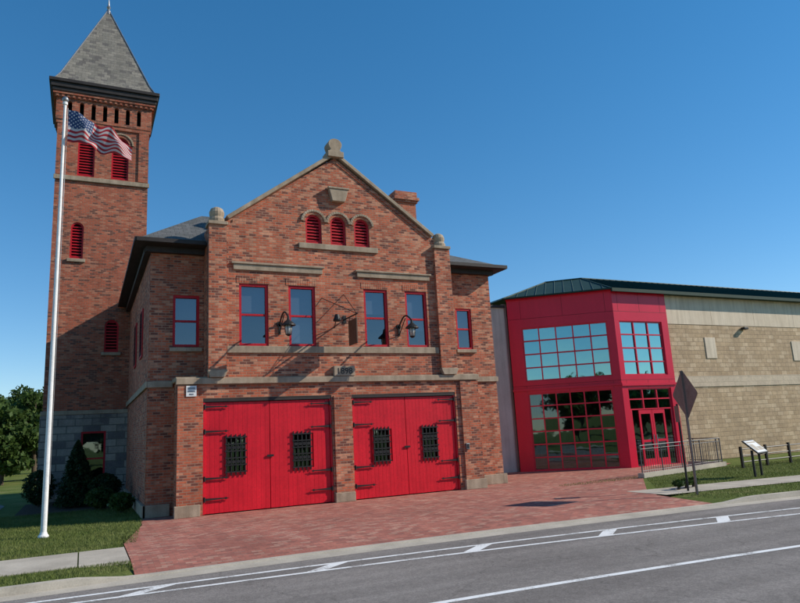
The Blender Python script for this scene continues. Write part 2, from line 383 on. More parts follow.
# doors
dl=MB(); irn=MB(); dgl=MB(); ddk=MB(); lin=MB()
for (d0,d1,wn) in ((3.06,6.92,((3.70,4.27),(5.68,6.24))),(7.60,11.35,((8.30,8.86),(10.04,10.60)))):
    y=A+.07; mid=(d0+d1)/2
    lin.box(d0+.002,d1-.002,A+.01,A+.3,3.12,3.218)
    dl.box(d0+.004,d0+.06,y-.04,y+.12,.02,3.118); dl.box(d1-.06,d1-.004,y-.04,y+.12,.02,3.118)
    for (l0,l1,(w0,w1)) in((d0+.065,mid-.008,wn[0]),(mid+.008,d1-.065,wn[1])):
        n=14; w=(l1-l0)/n
        for i in range(n):
            a=l0+i*w+.0015;b=l0+(i+1)*w-.0015
            def seg(z0,z1): 
                if z1-z0>.02: dl.box(a,b,y+random.uniform(-.001,.001),y+.05,z0,z1)
            if b<=w0 or a>=w1: seg(.03,3.1)
            else: seg(.03,1.09); seg(2.11,3.1)
        dl.box(l0,l1,y+.052,y+.07,.03,1.09); dl.box(l0,l1,y+.052,y+.07,2.11,3.1); dl.box(l0,w0,y+.052,y+.07,1.092,2.108); dl.box(w1,l1,y+.052,y+.07,1.092,2.108)
        dl.box(w0-.03,w0+.03,y-.02,y-.002,1.05,2.15); dl.box(w1-.03,w1+.03,y-.02,y-.002,1.05,2.15)
        dl.box(w0+.03,w1-.03,y-.02,y-.002,1.05,1.11); dl.box(w0+.03,w1-.03,y-.02,y-.002,2.09,2.15)
        dgl.add([(w0,y+.05,1.09),(w1,y+.05,1.09),(w1,y+.05,2.11),(w0,y+.05,2.11)],[(0,1,2,3)])
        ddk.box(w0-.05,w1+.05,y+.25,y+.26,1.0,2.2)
        nb=4
        for i in range(nb+1):
            x=w0+.02+(w1-w0-.04)*i/nb; irn.box(x-.016,x+.016,y-.045,y-.025,1.02,2.18)
        for i in range(6):
            z=1.12+.97*i/5; irn.box(w0-.03,w1+.03,y-.06,y-.046,z-.018,z+.018)
        for i in range(nb):
            x=w0+.02+(w1-w0-.04)*(i+.5)/nb
            for zz in(1.4,1.8): irn.cyl((x,y-.05,zz),(x,y-.025,zz),.05,.05,10)
    for z in(.42,.98,2.28,2.98):
        for x0,sg in((d0+.02,1),(d1-.02,-1)):
            irn.ext([(x0,z-.035),(x0+sg*.62,z-.014),(x0+sg*.74,z),(x0+sg*.62,z+.014),(x0,z+.035)][::sg],y-.062,y-.042)
            irn.cyl((x0+sg*.03,y-.06,z-.07),(x0+sg*.03,y-.06,z+.07),.025,.025,8)
            irn.cyl((x0+sg*.62,y-.065,z),(x0+sg*.62,y-.041,z),.035,.035,8)
    irn.box(mid-.1,mid+.1,y-.04,y-.02,1.48,1.54)
dl.done(FH,"red_garage_doors",REDP,bevel=.002); irn.done(FH,"door_ironwork",BLACK); dgl.done(FH,"door_glass",GLASSD); ddk.done(FH,"door_backs",DARK); lin.done(FH,"door_lintels",DARKTRIM)
# roofs
def hipside(s0,s1,y0,y1,z0,pitch,zr,left):
    b=MB(); k=(zr-z0)/pitch
    if left: P=[(s0,y0,z0),(s1,y0,z0),(s1,y0+k,zr),(s0+k,y0+k,zr),(s0,y1,z0),(s0+k,y1,zr),(s1,y1,zr)]; F=[(0,1,2,3),(0,3,5,4),(3,2,6,5)]
    else: P=[(s0,y0,z0),(s1,y0,z0),(s1-k,y0+k,zr),(s0,y0+k,zr),(s1,y1,z0),(s1-k,y1,zr),(s0,y1,zr)]; F=[(0,1,2,3),(1,4,5,2),(3,2,5,6)]
    b.add(P,F); return b
b=hipside(1.24,4.8,19.92,33.2,7.98,.74,9.55,True); b.done(FH,"left_roof",SLATE2)
b=hipside(9.8,14.12,19.92,33.2,7.90,.5,9.0,False); b.done(FH,"right_roof",SLATE2)
b=MB(); b.add([(3.3,A+.3,8.30),(7.3,A+.3,11.05),(11.3,A+.3,8.30),(3.3,33.2,8.30),(7.3,33.2,11.05),(11.3,33.2,8.30)],[(0,1,4,3),(1,2,5,4),(5,4,3)]); b.done(FH,"gable_roof",SLATE2)
g=MB()
g.box(1.20,3.19,19.86,20.40,7.86,7.97); g.box(1.20,1.638,20.402,30,7.86,7.97); g.box(1.14,1.199,19.80,30,7.87,7.99); g.box(1.2,3.17,19.78,19.858,7.87,7.99)
g.box(11.46,14.1,19.86,20.40,7.78,7.89); g.box(13.70,14.1,20.402,33,7.78,7.89); g.box(11.46,14.16,19.78,19.858,7.79,7.91); g.box(14.102,14.18,19.86,33,7.79,7.91)
g.box(1.46,1.638,20.41,30,7.66,7.857); g.box(1.49,3.19,20.22,20.399,7.68,7.857); g.box(11.46,13.8,20.22,20.399,7.62,7.777)
g.cyl((11.62,20.32,4.0),(11.62,20.32,7.7),.045); 
g.done(FH,"eave_gutters",DARKTRIM)
b=MB(); b.box(7.2,7.4,A+.42,33.2,11.03,11.10); b.done(FH,"roof_ridge",DARKTRIM)
b=MB(); b.box(10.75,11.6,22,22.85,8.2,10.85); b.box(10.69,11.66,21.94,22.91,10.852,10.94); b.box(10.63,11.72,21.88,22.97,10.942,11.06); b.box(10.70,11.65,21.95,22.90,11.062,11.30)
b.done(FH,"chimney",BRICK)
b=MB(); b.cyl((11.18,22.42,11.28),(11.18,22.42,11.46),.12,.10); b.done(FH,"chimney_pot",STONE)

# TOWER
TY=30.0; t0,t1=-1.5,2.22
w1=(-.66,.01);w2=(.69,1.39)
H=[arch(w1[0],w1[1],13.62,15.62),arch(w2[0],w2[1],13.62,15.62),arch(-.80,-.30,9.9,11.5),arch(.65,1.20,5.92,7.3)]
wall(FH,"tower_front",BRICKT,rect(t0,t1,3.35,15.95),H,Tr(0,TY),.35)
tb=MB(); tb.box(t0,t0+.35,TY+.352,TY+3.72,3.35,15.95); tb.box(t1-.35,t1,TY+.352,TY+3.72,3.35,15.95); tb.box(t0+.352,t1-.352,TY+3.37,TY+3.72,3.35,15.95)
for a,bb in((t0-.002,t0+.42),(t1-.42,t1+.002)): tb.box(a,bb,TY-.05,TY-.002,13.6,15.94)
tb.box(t0-.06,t1+.06,TY-.06,TY+3.78,15.952,16.12)
c=(t0+t1)/2
tb.box(t0-.09,t0+.2,TY+.262,TY+3.8,16.122,17.12); tb.box(t1-.2,t1+.09,TY+.262,TY+3.8,16.122,17.12)
sl=[c+(i-3)*.47 for i in range(7)]
wall(FH,"tower_corbel_wall",BRICKT,rect(t0-.09,t1+.09,16.122,17.12),[arch(x-.085,x+.085,16.25,17.02,6) for x in sl],Tr(0,TY-.09),.35)
tb.box(t0-.16,t1+.16,TY-.16,TY+3.88,17.122,17.25); tb.box(t0-.23,t1+.23,TY-.23,TY+3.95,17.252,17.36)
for i in range(19):
    x=t0-.05+i*(t1-t0+.1)/18; tb.box(x-.05,x+.05,TY-.2,TY-.162,17.14,17.249)
for a,bb in(w1,w2):
    m=(a+bb)/2;r=(bb-a)/2; tb.arc(m,15.62-r,r+.004,r+.12,TY-.04,TY-.002,0,180,16)
tb.done(FH,"tower_brickwork",BRICKT)
ts=MB()
ts.box(t0-.05,t1+.05,TY-.09,TY-.004,13.36,13.56); 
for a,bb in(w1,w2):
    m=(a+bb)/2;r=(bb-a)/2; ts.arc(m,15.62-r,r+.125,r+.2,TY-.07,TY-.002,0,180,16)
ts.box(-.90,-.20,TY-.08,TY-.002,9.74,9.88); ts.box(.55,1.30,TY-.08,TY-.002,5.78,5.9)
ts.box(t0-.07,t1+.07,TY-.10,TY-.004,3.36,3.52)
ts.done(FH,"tower_stone_bands",STONE,bevel=.01)
wall(FH,"tower_stone_base",ASHLAR,rect(t0-.08,t1+.08,0,3.35),[rect(-.08,.84,.5,2.66)],Tr(0,TY-.08),.4)
b=MB(); b.box(t0-.08,t0+.3,TY+.322,TY+3.8,0,3.35); b.done(FH,"tower_base_side",ASHLAR)
fr=MB();dk=MB();gl=MB();sh=MB()
for q in((w1[0],w1[1],13.62,15.62),(w2[0],w2[1],13.62,15.62),(-.80,-.30,9.9,11.5),(.65,1.20,5.92,7.3)): louver(*q,TY,fr,dk,None,.13)
sash(-.08,.84,.5,2.66,TY-.08,.2)
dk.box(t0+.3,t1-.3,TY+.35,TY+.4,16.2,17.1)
fr.done(FH,"tower_louvers",REDW);dk.done(FH,"tower_dark_openings",DARK);gl.done(FH,"tower_glass",GLASSD);sh.done(FH,"tower_shade",SHADE)
tc=MB()
tc.box(t0-.27,t1+.27,TY-.27,TY+3.99,17.362,17.52); tc.box(t0-.33,t1+.33,TY-.33,TY+4.05,17.522,17.74); tc.box(t0-.40,t1+.40,TY-.40,TY+4.12,17.742,17.90)
tc.done(FH,"tower_cornice",DARKTRIM,bevel=.02)
cy=TY+1.86
pr=MB()
rings=[(2.08,17.902),(1.84,18.35),(0.06,23.0)]
vs=[]
for h,z in rings: vs+=[(c-h,cy-h,z),(c+h,cy-h,z),(c+h,cy+h,z),(c-h,cy+h,z)]
fs=[]
for j in range(2):
    for i in range(4): fs.append((j*4+i,j*4+(i+1)%4,(j+1)*4+(i+1)%4,(j+1)*4+i))
pr.add(vs,fs); pr.done(FH,"tower_spire",SLATE)
hp=MB()
for sx,sy in((-1,-1),(1,-1),(1,1),(-1,1)):
    hp.cyl((c+sx*1.85,cy+sy*1.85,18.35),(c+sx*.06,cy+sy*.06,23.0),.03,.03,6); hp.cyl((c+sx*2.08,cy+sy*2.08,17.92),(c+sx*1.85,cy+sy*1.85,18.35),.03,.03,6)
hp.lathe(c,cy,[(.14,22.85),(.10,23.05),(.05,23.15),(.10,23.25),(.05,23.36),(.012,23.7)],10)
hp.done(FH,"spire_hips_and_finial",STEEL)

def lamp(s):
    e=top("wall_lamp",(s,A-.1,5.4)); m=MB()
    m.cyl((s,A-.005,5.42),(s,A-.05,5.42),.09,.08,12)
    pts=[(s,A-.05,5.42)]+[(s,A-.05-.95*t,5.42+.28*math.sin(t*math.pi*.95)) for t in np.linspace(.12,1,9)]
    m.tube(pts,.026); ye=pts[-1][1]; ze=pts[-1][2]
    m.tube([(s,A-.05,5.15),(s,A-.55,5.62)],.016)
    m.box(s-.03,s+.03,A-.05,A-.01,5.1,5.45)
    m.cyl((s,ye,ze+.04),(s,ye,ze-.1),.03,.05,10)
    m.lathe(s,ye,[(.05,ze-.08),(.10,ze-.12),(.21,ze-.22),(.215,ze-.25),(.10,ze-.24)],18)
    for i in range(6):
        a=i*math.pi/3; m.cyl((s+.115*math.cos(a),ye+.115*math.sin(a),ze-.24),(s+.085*math.cos(a),ye+.085*math.sin(a),ze-.52),.008,.008,5)
    m.cyl((s,ye,ze-.51),(s,ye,ze-.56),.09,.03,12)
    m.done(e,"bracket_and_cage",BLACK); g=MB(); g.lathe(s,ye,[(.09,ze-.24),(.10,ze-.34),(.07,ze-.5)],14); g.done(e,"glass_jar",LAMPG,smooth=True)
lamp(5.31);lamp(9.36)
e=top("hanging_sign",(7.45,A-.5,5.2)); m=MB()
m.tube([(7.45,A,5.62),(7.45,A-1.15,5.62)],.024); m.tube([(7.45,A,6.45),(7.45,A-1.05,5.64)],.012,5); m.box(7.4,7.5,A-.03,A-.003,5.5,5.74)
m.tube([(6.7,A,6.3),(7.44,A-1.05,5.64)],.012,5)
m.tube([(7.45,A-.45,5.6),(7.45,A-.45,5.5)],.01,5);m.tube([(7.45,A-1.0,5.6),(7.45,A-1.0,5.5)],.01,5)
m.tube([(7.1,A,5.35),(7.0,A-.5,5.6)],.014,6); m.lathe(7.0,A-.55,[(.06,5.68),(.13,5.5),(.11,5.46)],12)
m.done(e,"iron_bracket",BLACK); m=MB(); m.box(7.425,7.475,A-1.05,A-.38,4.72,5.5); m.done(e,"sign_board",BROWN,bevel=.01)
e=top("notice_sign",(2.72,A-.1,3.4)); m=MB(); m.box(2.58,2.86,A-.085,A-.062,3.28,3.58); m.done(e,"plate",WHITEP); m=MB()
m.box(2.62,2.82,A-.089,A-.086,3.48,3.54); m.box(2.62,2.82,A-.089,A-.086,3.40,3.44); m.box(2.66,2.78,A-.089,A-.086,3.32,3.36); m.done(e,"lettering",STEEL)
e=top("keypad_box",(11.4,A-.1,1.4)); m=MB(); m.box(11.60,11.72,A-.12,A-.062,1.3,1.5); m.done(e,"box",STEEL,bevel=.01); m=MB(); m.box(11.62,11.70,A-.124,A-.121,1.33,1.47); m.done(e,"keys",BLACK)

# ================================================================= MODERN BUILDING
MO=top("modern_annex_building",(24,24,0))
P0=Vector((20.8,21.5,0)); kd=Vector((-.7687,.64,0)).normalized()
ang=math.degrees(math.atan2(-kd.y,-kd.x))
KL=4.6; PL=P0+kd*KL
TD=Tr(PL.x,PL.y,0,ang); TF=Tr(20.8,21.5,0,0)
HT=7.58
def curtain(T,W,upper,ucols,urows,lower,lcols,lrows,doors,tag):
    back=MB(); g1=MB(); g2=MB(); mul=MB(); ds=MB()
    (ua,ub,uz0,uz1)=upper;(la,lb,lz0,lz1)=lower
    wall(MO,tag+"_frame_wall",REDM,rect(0,W,0,HT),[rect(ua,ub,uz0,uz1),rect(la,lb,lz0,lz1)],T,.25)
    def seam(x0,x1,z0,z1): back.box(x0,x1,-.003,-.0005,z0,z1,T)
    for z in(uz1+.42,uz0-.02-.18): seam(0,W,z-.007,z+.007)
    for x in(ua+.01,(ua+ub)/2,ub-.01):
        seam(x-.006,x+.006,uz1+.43,HT); seam(x-.006,x+.006,lz1+.02,uz0-.21)
    mul.box(-.02,W+.02,-.06,-.004,lz1+.12,lz1+.22,T); mul.box(-.03,W+.03,-.05,.3,HT+.002,HT+.1,T)
    def grid(a,b,z0,z1,nc,nr,glassMB):
        f=.055
        zs=[z0+(z1-z0)*i/nr for i in range(nr+1)]; xs=[a+(b-a)*i/nc for i in range(nc+1)]
        for x in xs: 
            xx=min(max(x,a+f/2),b-f/2); mul.box(xx-f/2,xx+f/2,.05,.14,z0,z1,T)
        for z in zs:
            zz=min(max(z,z0+f/2),z1-f/2)
            for i in range(nc): mul.box(xs[i]+f/2+(.028 if i==0 else 0),xs[i+1]-f/2-(.028 if i==nc-1 else 0),.052,.138,zz-f/2,zz+f/2,T)
        for i in range(nc):
            for j in range(nr):
                e=[random.uniform(-.003,.003) for _ in range(2)]
                vs=[T@Vector(p) for p in((xs[i],.10+e[0],zs[j]),(xs[i+1],.10+e[1],zs[j]),(xs[i+1],.10-e[0],zs[j+1]),(xs[i],.10-e[1],zs[j+1]))]
                glassMB.add(vs,[(0,1,2,3)])
    grid(ua,ub,uz0,uz1,ucols,urows,g1)
    if not doors: grid(la,lb,lz0,lz1,lcols,lrows,g2)
    else:
        grid(la,lb,2.38,lz1,3,2,g1)
        m=(la+lb)/2
        for a,b in((la,la+.12),(lb-.12,lb)): mul.box(a,b,.05,.16,0,2.38,T)
        for a,b in((la+.5,m),(m,lb-.5)):
            mul.box(a+.01,a+.11,.06,.12,.02,2.36,T); mul.box(b-.11,b-.01,.06,.12,.02,2.36,T); mul.box(a+.11,b-.11,.06,.12,2.2,2.36,T); mul.box(a+.11,b-.11,.06,.12,.02,.30,T); mul.box(a+.11,b-.11,.062,.118,1.0,1.1,T)
            vs=[T@Vector(p) for p in((a+.1,.09,.3),(b-.1,.09,.3),(b-.1,.09,2.2),(a+.1,.09,2.2))]; g2.add(vs,[(0,1,2,3)])
        for a,b in((la+.12,la+.5),(lb-.5,lb-.12)):
            vs=[T@Vector(p) for p in((a,.09,.02),(b,.09,.02),(b,.09,2.36),(a,.09,2.36))]; g2.add(vs,[(0,1,2,3)])
        ds.box(m-.1,m-.07,0,.03,.8,1.3,T); ds.box(m+.07,m+.1,0,.03,.8,1.3,T)
    back.done(MO,tag+"_panel_seams",REDMD); g1.done(MO,tag+"_upper_glass",GLASST); g2.done(MO,tag+"_lower_glass",GLASSD); mul.done(MO,tag+"_mullions",REDM)
    ds.done(MO,tag+"_handles",STEEL)
curtain(TD,KL,(.58,KL-.32,3.88,6.28),5,4,(.62,KL-.40,.02,3.34),6,6,False,"chamfer")
curtain(TF,3.2,(.28,2.82,3.88,6.28),3,4,(.33,2.87,.02,3.30),3,2,True,"entrance")
m=MB(); m.add([(17.6,24.6,3.55),(20.9,21.9,3.55),(23.9,21.9,3.55),(23.9,27,3.55),(17.6,27,3.55)],[(0,1,2,3,4)]); 
m.box(17.6,24,27,27.1,0,7.4); m.box(23.95,24.0,21.9,27,0,7.4)
m.add([(17.6,24.6,7.4),(20.9,21.9,7.4),(23.9,21.9,7.4),(23.9,27,7.4),(17.6,27,7.4)],[(0,1,2,3,4)]); m.done(MO,"interior_shell",CONCG)
WY=21.62
wl=MB(); wl.box(24.0,60,WY,WY+.3,.0,3.3); wl.box(24.0,60,WY,WY+.3,3.8,6.22); wl.done(MO,"block_wall",BLOCK)
wl=MB(); wl.box(24.0,60,WY-.03,WY+.3,3.302,3.798); wl.done(MO,"stone_stripe",BLOCKL)
x=24.0
wl=MB()
while x<60: wl.box(x+.006,x+3.04,WY-.02,WY+.3,6.222,7.56); x+=3.05
wl.done(MO,"precast_panels",CONCL)
wl=MB(); wl.box(24.0,60,WY+.05,WY+.29,6.23,7.5); wl.box(26.38,27.08,WY-.03,WY-.002,4.62,5.62); wl.box(32.7,33.5,WY-.03,WY-.002,4.5,5.5); wl.done(MO,"vent_panels",CONCL,bevel=.005)
wl=MB(); 
for a,b_ in((13.7,15.45),(15.46,17.2)): wl.box(a,b_,24.6,24.9,0,7.3)
wl.box(17.2,17.4,24.7,40,0,7.5); wl.box(13.7,13.9,24.902,40,0,7.3)
wl.done(MO,"grey_link_wall",CONCG)
wl=MB(); wl.box(13.68,17.22,24.52,24.95,7.302,7.42); wl.done(MO,"link_coping",DARKTRIM)
rf=MB(); ez=7.66
eF=21.28
E1=(20.65,eF,ez); E0=(PL.x-.25,PL.y-.1,ez); E2=(60,eF,ez); E3=(PL.x-.25,45,ez)
zt=ez+1.42
T1=(22.4,25.1,zt); T0=(21.06,26.3,zt); T2=(60,25.1,zt); T3=(21.06,45,zt)
rf.add([E0,E1,E2,E3,T0,T1,T2,T3,(60,45,zt)],[(0,1,5,4),(1,2,6,5),(3,0,4,7),(4,5,6,8,7)])
def seams(a,b,c_,d,stepm=.42):
    a,b,c_,d=map(Vector,(a,b,c_,d))
    n=(b-a).cross(d-a).normalized()
    eave=(b-a).normalized(); up=n.cross(eave); Lh=(b-a).length
    hgt=(d-a).dot(up); xd=(d-a).dot(eave); xc=(c_-a).dot(eave)
    k=.2
    while k<Lh:
        h=hgt
        if k<xd: h=min(h,hgt*k/xd)
        if xc<Lh and k>xc: h=min(h,hgt*(Lh-k)/(Lh-xc))
        p=a+eave*k+n*.015; q=p+up*h
        rf.cyl(p,q,.022,.022,4,False); k+=stepm
seams(E1,(45,eF,ez),(45,25.1,zt),T1); seams(E0,E1,T1,T0); 
rf.tube([E1,T1],.05,6); rf.tube([E0,T0],.05,6); rf.tube([T0,T1,(60,25.1,zt)],.06,6)
rf.done(MO,"green_metal_roof",GREEN)
gt=MB(); gt.box(20.6,60,eF-.08,eF+.02,ez-.13,ez+.02); gt.box(24.0,60,eF+.03,WY+.28,7.565,7.60)
TG=Tr(E0[0],E0[1],0,math.degrees(math.atan2(E1[1]-E0[1],E1[0]-E0[0])))
gt.box(0,(Vector(E1)-Vector(E0)).length,-.05,.05,ez-.03,ez+.03,TG)
gt.done(MO,"roof_gutter",GREEN)
m=MB(); m.box(29.0,29.3,WY-.25,WY-.025,6.02,6.14); m.done(MO,"wall_light",BLACK,bevel=.02)

# ================================================================= GROUND
def K(s):
    if s<-4: return K(-4)+(.038)*(s+4)
    if s>24: return K(24)-.175*(s-24)
    return 12.116+.0076*s-.0038*s*s
def sheet(name,pts,mat,z): 
    m=MB(); m.add([(p[0],p[1],z) for p in pts],[tuple(range(len(pts)))]); me=m.mesh(name)
    if me.polygons[0].normal.z<0: me.flip_normals()
    return link(me,name,None,mat,loc=(pts[0][0],pts[0][1],z))
def strip(name,f0,f1,s0,s1,ds,z0,z1,mat,parent=None,m=None):
    own=m is None
    if own: m=MB()
    n=max(1,int((s1-s0)/ds)); vs=[];fs=[]
    for i in range(n+1):
        s=s0+(s1-s0)*i/n
        a=z0(s) if callable(z0) else z0; b=z1(s) if callable(z1) else z1
        vs+=[(s,f0(s),a),(s,f1(s),b)]
    for i in range(n): fs.append((2*i,2*i+2,2*i+3,2*i+1))
    m.add(vs,fs)
    if own: return link(m.mesh(name),name,parent,mat)
sheet("ground",[(-600,-600),(600,-600),(600,600),(-600,600)],GRASS,-.16)
strip("road",lambda s:K(s)-10.8,lambda s:K(s)-.38,-90,90,1,-.12,-.12,ASPH)
strip("gutter_pan",lambda s:K(s)-.375,lambda s:K(s)-.002,-90,90,1,-.119,-.112,CONC)
D0,D1=.85,13.75
def kh(s):
    def sm(t): t=min(1,max(0,t)); return t*t*(3-2*t)
    return -.085+.085*(sm((D0-s)/1.0) + sm((s-D1)/1.2))
m=MB(); vs=[];fs=[];n=360
for i in range(n+1):
    s=-60+120*i/n; h=kh(s); k=K(s)
    vs+=[(s,k,-.125),(s,k+.015,h),(s,k+.16,h),(s,k+.16,-.2)]
for i in range(n):
    for j in range(3): fs.append((4*i+j,4*i+4+j,4*i+5+j,4*i+1+j))
m.add(vs,fs); link(m.mesh("kerb"),"kerb",None,CONC)
strip("sidewalk_near",lambda s:K(s)-13.2,lambda s:K(s)-10.8,-60,60,1,.0,.0,CONC)
m=MB()
strip("lawn",lambda s:K(s)+.16,lambda s:17.0,-90,D0,.5,lambda s:kh(s)-.012,-.012,None,m=m)
strip("lawn",lambda s:K(s)+.16,lambda s:17.0,D1,90,.5,lambda s:kh(s)-.012,-.012,None,m=m)
m.add([(-600,17,-.012),(600,17,-.012),(600,600,-.012),(-600,600,-.012)],[(0,1,2,3)])
link(m.mesh("lawn"),"lawn",None,GRASS)
m=MB()
strip("x",lambda s:K(s)+.162,lambda s:13.4,D0,D1,.5,lambda s:kh(s)-.002,0.0,None,m=m)
m.add([(D0,13.4,0),(D1,13.4,0),(14.6,14.6,0),(17.3,17.4,0),(22.9,18.8,0),(24.2,19.4,0),(24.2,21.6,0),(20.9,21.6,0),(17.3,24.55,0),(13.7,24.55,0),(13.7,20.4,0),(1.5,20.4,0),(1.45,18.8,0),(D0,15.6,0)],[tuple(range(14))])
link(m.mesh("brick_forecourt"),"brick_forecourt",None,PAVER)
m=MB()
gap=.012
s=-30.
while s<D0-.1:
    e=min(s+1.5,D0-.01); m.box(s+gap,e-gap,13.30,15.1,-.05,.004); s+=1.5
s=13.9
def KS(s): return K(s)+1.75
while s<45:
    a,b_=s+gap,s+1.5-gap
    m.add([(a,KS(a),.004),(b_,KS(b_),.004),(b_,KS(b_)+1.45,.004),(a,KS(a)+1.45,.004)],[(0,1,2,3)])
    s+=1.5
link(m.mesh("sidewalk"),"sidewalk",None,CONC)
sheet("side_drive",[(-40,23.5),(-2.6,23.5),(-2.6,30),(-6,45),(-40,45)],ASPH,.0)
sheet("mulch_bed",[(-1.9,24.9),(1.55,24.3),(1.55,29.9),(-1.9,29.9)],m_noise("mulch",(.03,.02,.013),(.06,.04,.025),9,.95,.8,.03,50),.004)
qa=lambda s:11.32-.0366*s-.0042*s*s
qb=lambda s:10.90-.054*s-.0042*s*s
qc=lambda s:7.88-.0155*s-.0042*s*s
m=MB()
strip("l",lambda s:qa(s)-.05,lambda s:qa(s)+.05,-6,24,.5,-.1155,-.1155,None,m=m)
strip("l",lambda s:qb(s)-.05,lambda s:qb(s)+.05,-6,24,.5,-.1155,-.1155,None,m=m)
strip("l",lambda s:qc(s)-.06,lambda s:qc(s)+.06,-6,24,.5,-.1155,-.1155,None,m=m)
for k in range(-3,8):
    s=.55+2.75*k; a=.5
    m.add([(s,qb(s)+.052,-.1155),(s+.32,qb(s+.32)+.052,-.1155),(s+.32+a,qa(s+.32+a)-.052,-.1155),(s+a,qa(s+a)-.052,-.1155)],[(0,1,2,3)])
link(m.mesh("road_markings"),"road_markings",None,ROADW)

def blades(n,region,hmin,hmax):
    (x0,x1,y0,y1)=region[0]; test=region[1]
    pts=[]
    while len(pts)<n:
        x=rng.uniform(x0,x1,n);y=rng.uniform(y0,y1,n)
        for a,b in zip(x,y):
            if test(a,b): pts.append((a,b))
            if len(pts)>=n:break
    p=np.array(pts);th=rng.uniform(0,2*np.pi,n);h=rng.uniform(hmin,hmax,n);w=rng.uniform(.004,.008,n)
    lean=rng.uniform(-.03,.03,(n,2))
    V=np.zeros((n,3,3));
    V[:,0,0]=p[:,0]-np.cos(th)*w;V[:,0,1]=p[:,1]-np.sin(th)*w
    V[:,1,0]=p[:,0]+np.cos(th)*w;V[:,1,1]=p[:,1]+np.sin(th)*w
    V[:,2,0]=p[:,0]+lean[:,0];V[:,2,1]=p[:,1]+lean[:,1];V[:,2,2]=h
    V[:,:2,2]=-.012
    return V.reshape(-1,3)
def tleft(x,y): return x<D0+(.6*(y-13.4)/5.4 if y>15.6 else 0)-.02 and y>K(x)+.17 and not(13.26<y<15.14) and not (x<-2.5 and y>23.4)
def tright(x,y):
    if y<K(x)+.17 or KS(x)-.03<y<KS(x)+1.48: return False
    if y<17.4 and x<14+ (y-13.4)*.85: return False
    if y>18.2+(x-17)*.1: return False
    return True
V=np.concatenate([blades(80000,((-7,1.7,11.9,25.),tleft),.02,.055),blades(45000,((14,32,9.5,18.5),tright),.02,.055)])
me=bpy.data.meshes.new("lawn_grass_blades"); nn=len(V)
me.vertices.add(nn); me.vertices.foreach_set("co",V.ravel()); me.loops.add(nn); me.loops.foreach_set("vertex_index",np.arange(nn)); me.polygons.add(nn//3)
me.polygons.foreach_set("loop_start",np.arange(0,nn,3)); me.update(calc_edges=True); me.validate()
link(me,"lawn_grass_blades",None,BLADE)

# ================================================================= TREES & SHRUBS
def quads(name,parent,mat,C,size):
    n=len(C)
    d1=rng.normal(size=(n,3)); d1/=np.linalg.norm(d1,axis=1)[:,None]
    d2=rng.normal(size=(n,3)); d2-= (d2*d1).sum(1)[:,None]*d1; d2/=np.linalg.norm(d2,axis=1)[:,None]
    s=rng.uniform(.6,1.3,(n,1))*size
    V=np.stack([C-d1*s,C+d2*s*.55,C+d1*s,C-d2*s*.55],1).reshape(-1,3)
    me=bpy.data.meshes.new(name); N4=len(V)
    me.vertices.add(N4); me.vertices.foreach_set("co",V.ravel()); me.loops.add(N4); me.loops.foreach_set("vertex_index",np.arange(N4)); me.polygons.add(n)
    me.polygons.foreach_set("loop_start",np.arange(0,N4,4)); me.update(calc_edges=True); me.validate()
    return link(me,name,parent,mat)
def tree(x,y,h,r,leafn=9000,size=.16,name="deciduous_tree",z0=0,mat=None):
    e=top(name,(x,y,z0)); m=MB(); th=h*.32
    base=Vector((x,y,z0)); rad=h*.028
    trunk=[base,base+Vector((random.uniform(-.1,.1),random.uniform(-.1,.1),th)),base+Vector((random.uniform(-.3,.3),random.uniform(-.3,.3),h*.62)),base+Vector((random.uniform(-.3,.3),0,h*.85))]
    rs=[rad,rad*.75,rad*.4,rad*.12]
    for i in range(3): m.cyl(trunk[i],trunk[i+1],rs[i],rs[i+1],9)
    cl=[]
    for i in range(13):
        t=random.uniform(.16,.8); st=base+Vector((0,0,h*t*.85)); a=i*2.4+random.uniform(-.3,.3)
        L_=r*random.uniform(.55,.95)*(1.1-.6*abs(t-.45)); en=st+Vector((math.cos(a)*L_,math.sin(a)*L_,L_*random.uniform(.1,.5)))
        m.cyl(st,en,rad*.3,rad*.06,6)
        for k in(.55,.8,1.0): cl.append((st.lerp(en,k),r*random.uniform(.24,.38)))
    for i in range(8): cl.append((base+Vector((random.uniform(-.35,.35)*r,random.uniform(-.35,.35)*r,h*random.uniform(.62,.90))),r*random.uniform(.22,.34)))
    m.done(e,"trunk_and_limbs",BARK)
    per=leafn//len(cl); C=[]
    for c_,cr in cl:
        d=rng.normal(size=(per,3)); d/=np.linalg.norm(d,axis=1)[:,None]
        C.append(np.array(c_)+d*(rng.uniform(.35,1.08,(per,1))**.6)*cr*np.array([1.15,1.15,.8]))
    quads("crown",e,mat or LEAF,np.concatenate(C),size)
for x,y,h,r in((-4.6,50,5.0,2.3),(-7.5,56,6.2,3.0),(-3.0,54,6.4,2.2),(-10.5,58,6.5,3.2),(-6.0,68,8.2,3.8),(-3.9,70,8.6,3.6),(-13,64,7.4,4),(-9.6,80,8.0,4.5),(-5.6,86,8.5,4.5)):
    tree(x,y,h,r,9000,.19)
for x,y,h,r in((52,30,8,3),(47,40,9,3.4)): tree(x,y,h,r,6000,.22)
for i in range(15): tree(-25+i*7.5+random.uniform(-2,2),-30-random.uniform(0,6),random.uniform(6.5,9),random.uniform(4,5),3000,.45)  # made-up tree row behind the camera, unseen, added for the glass to reflect
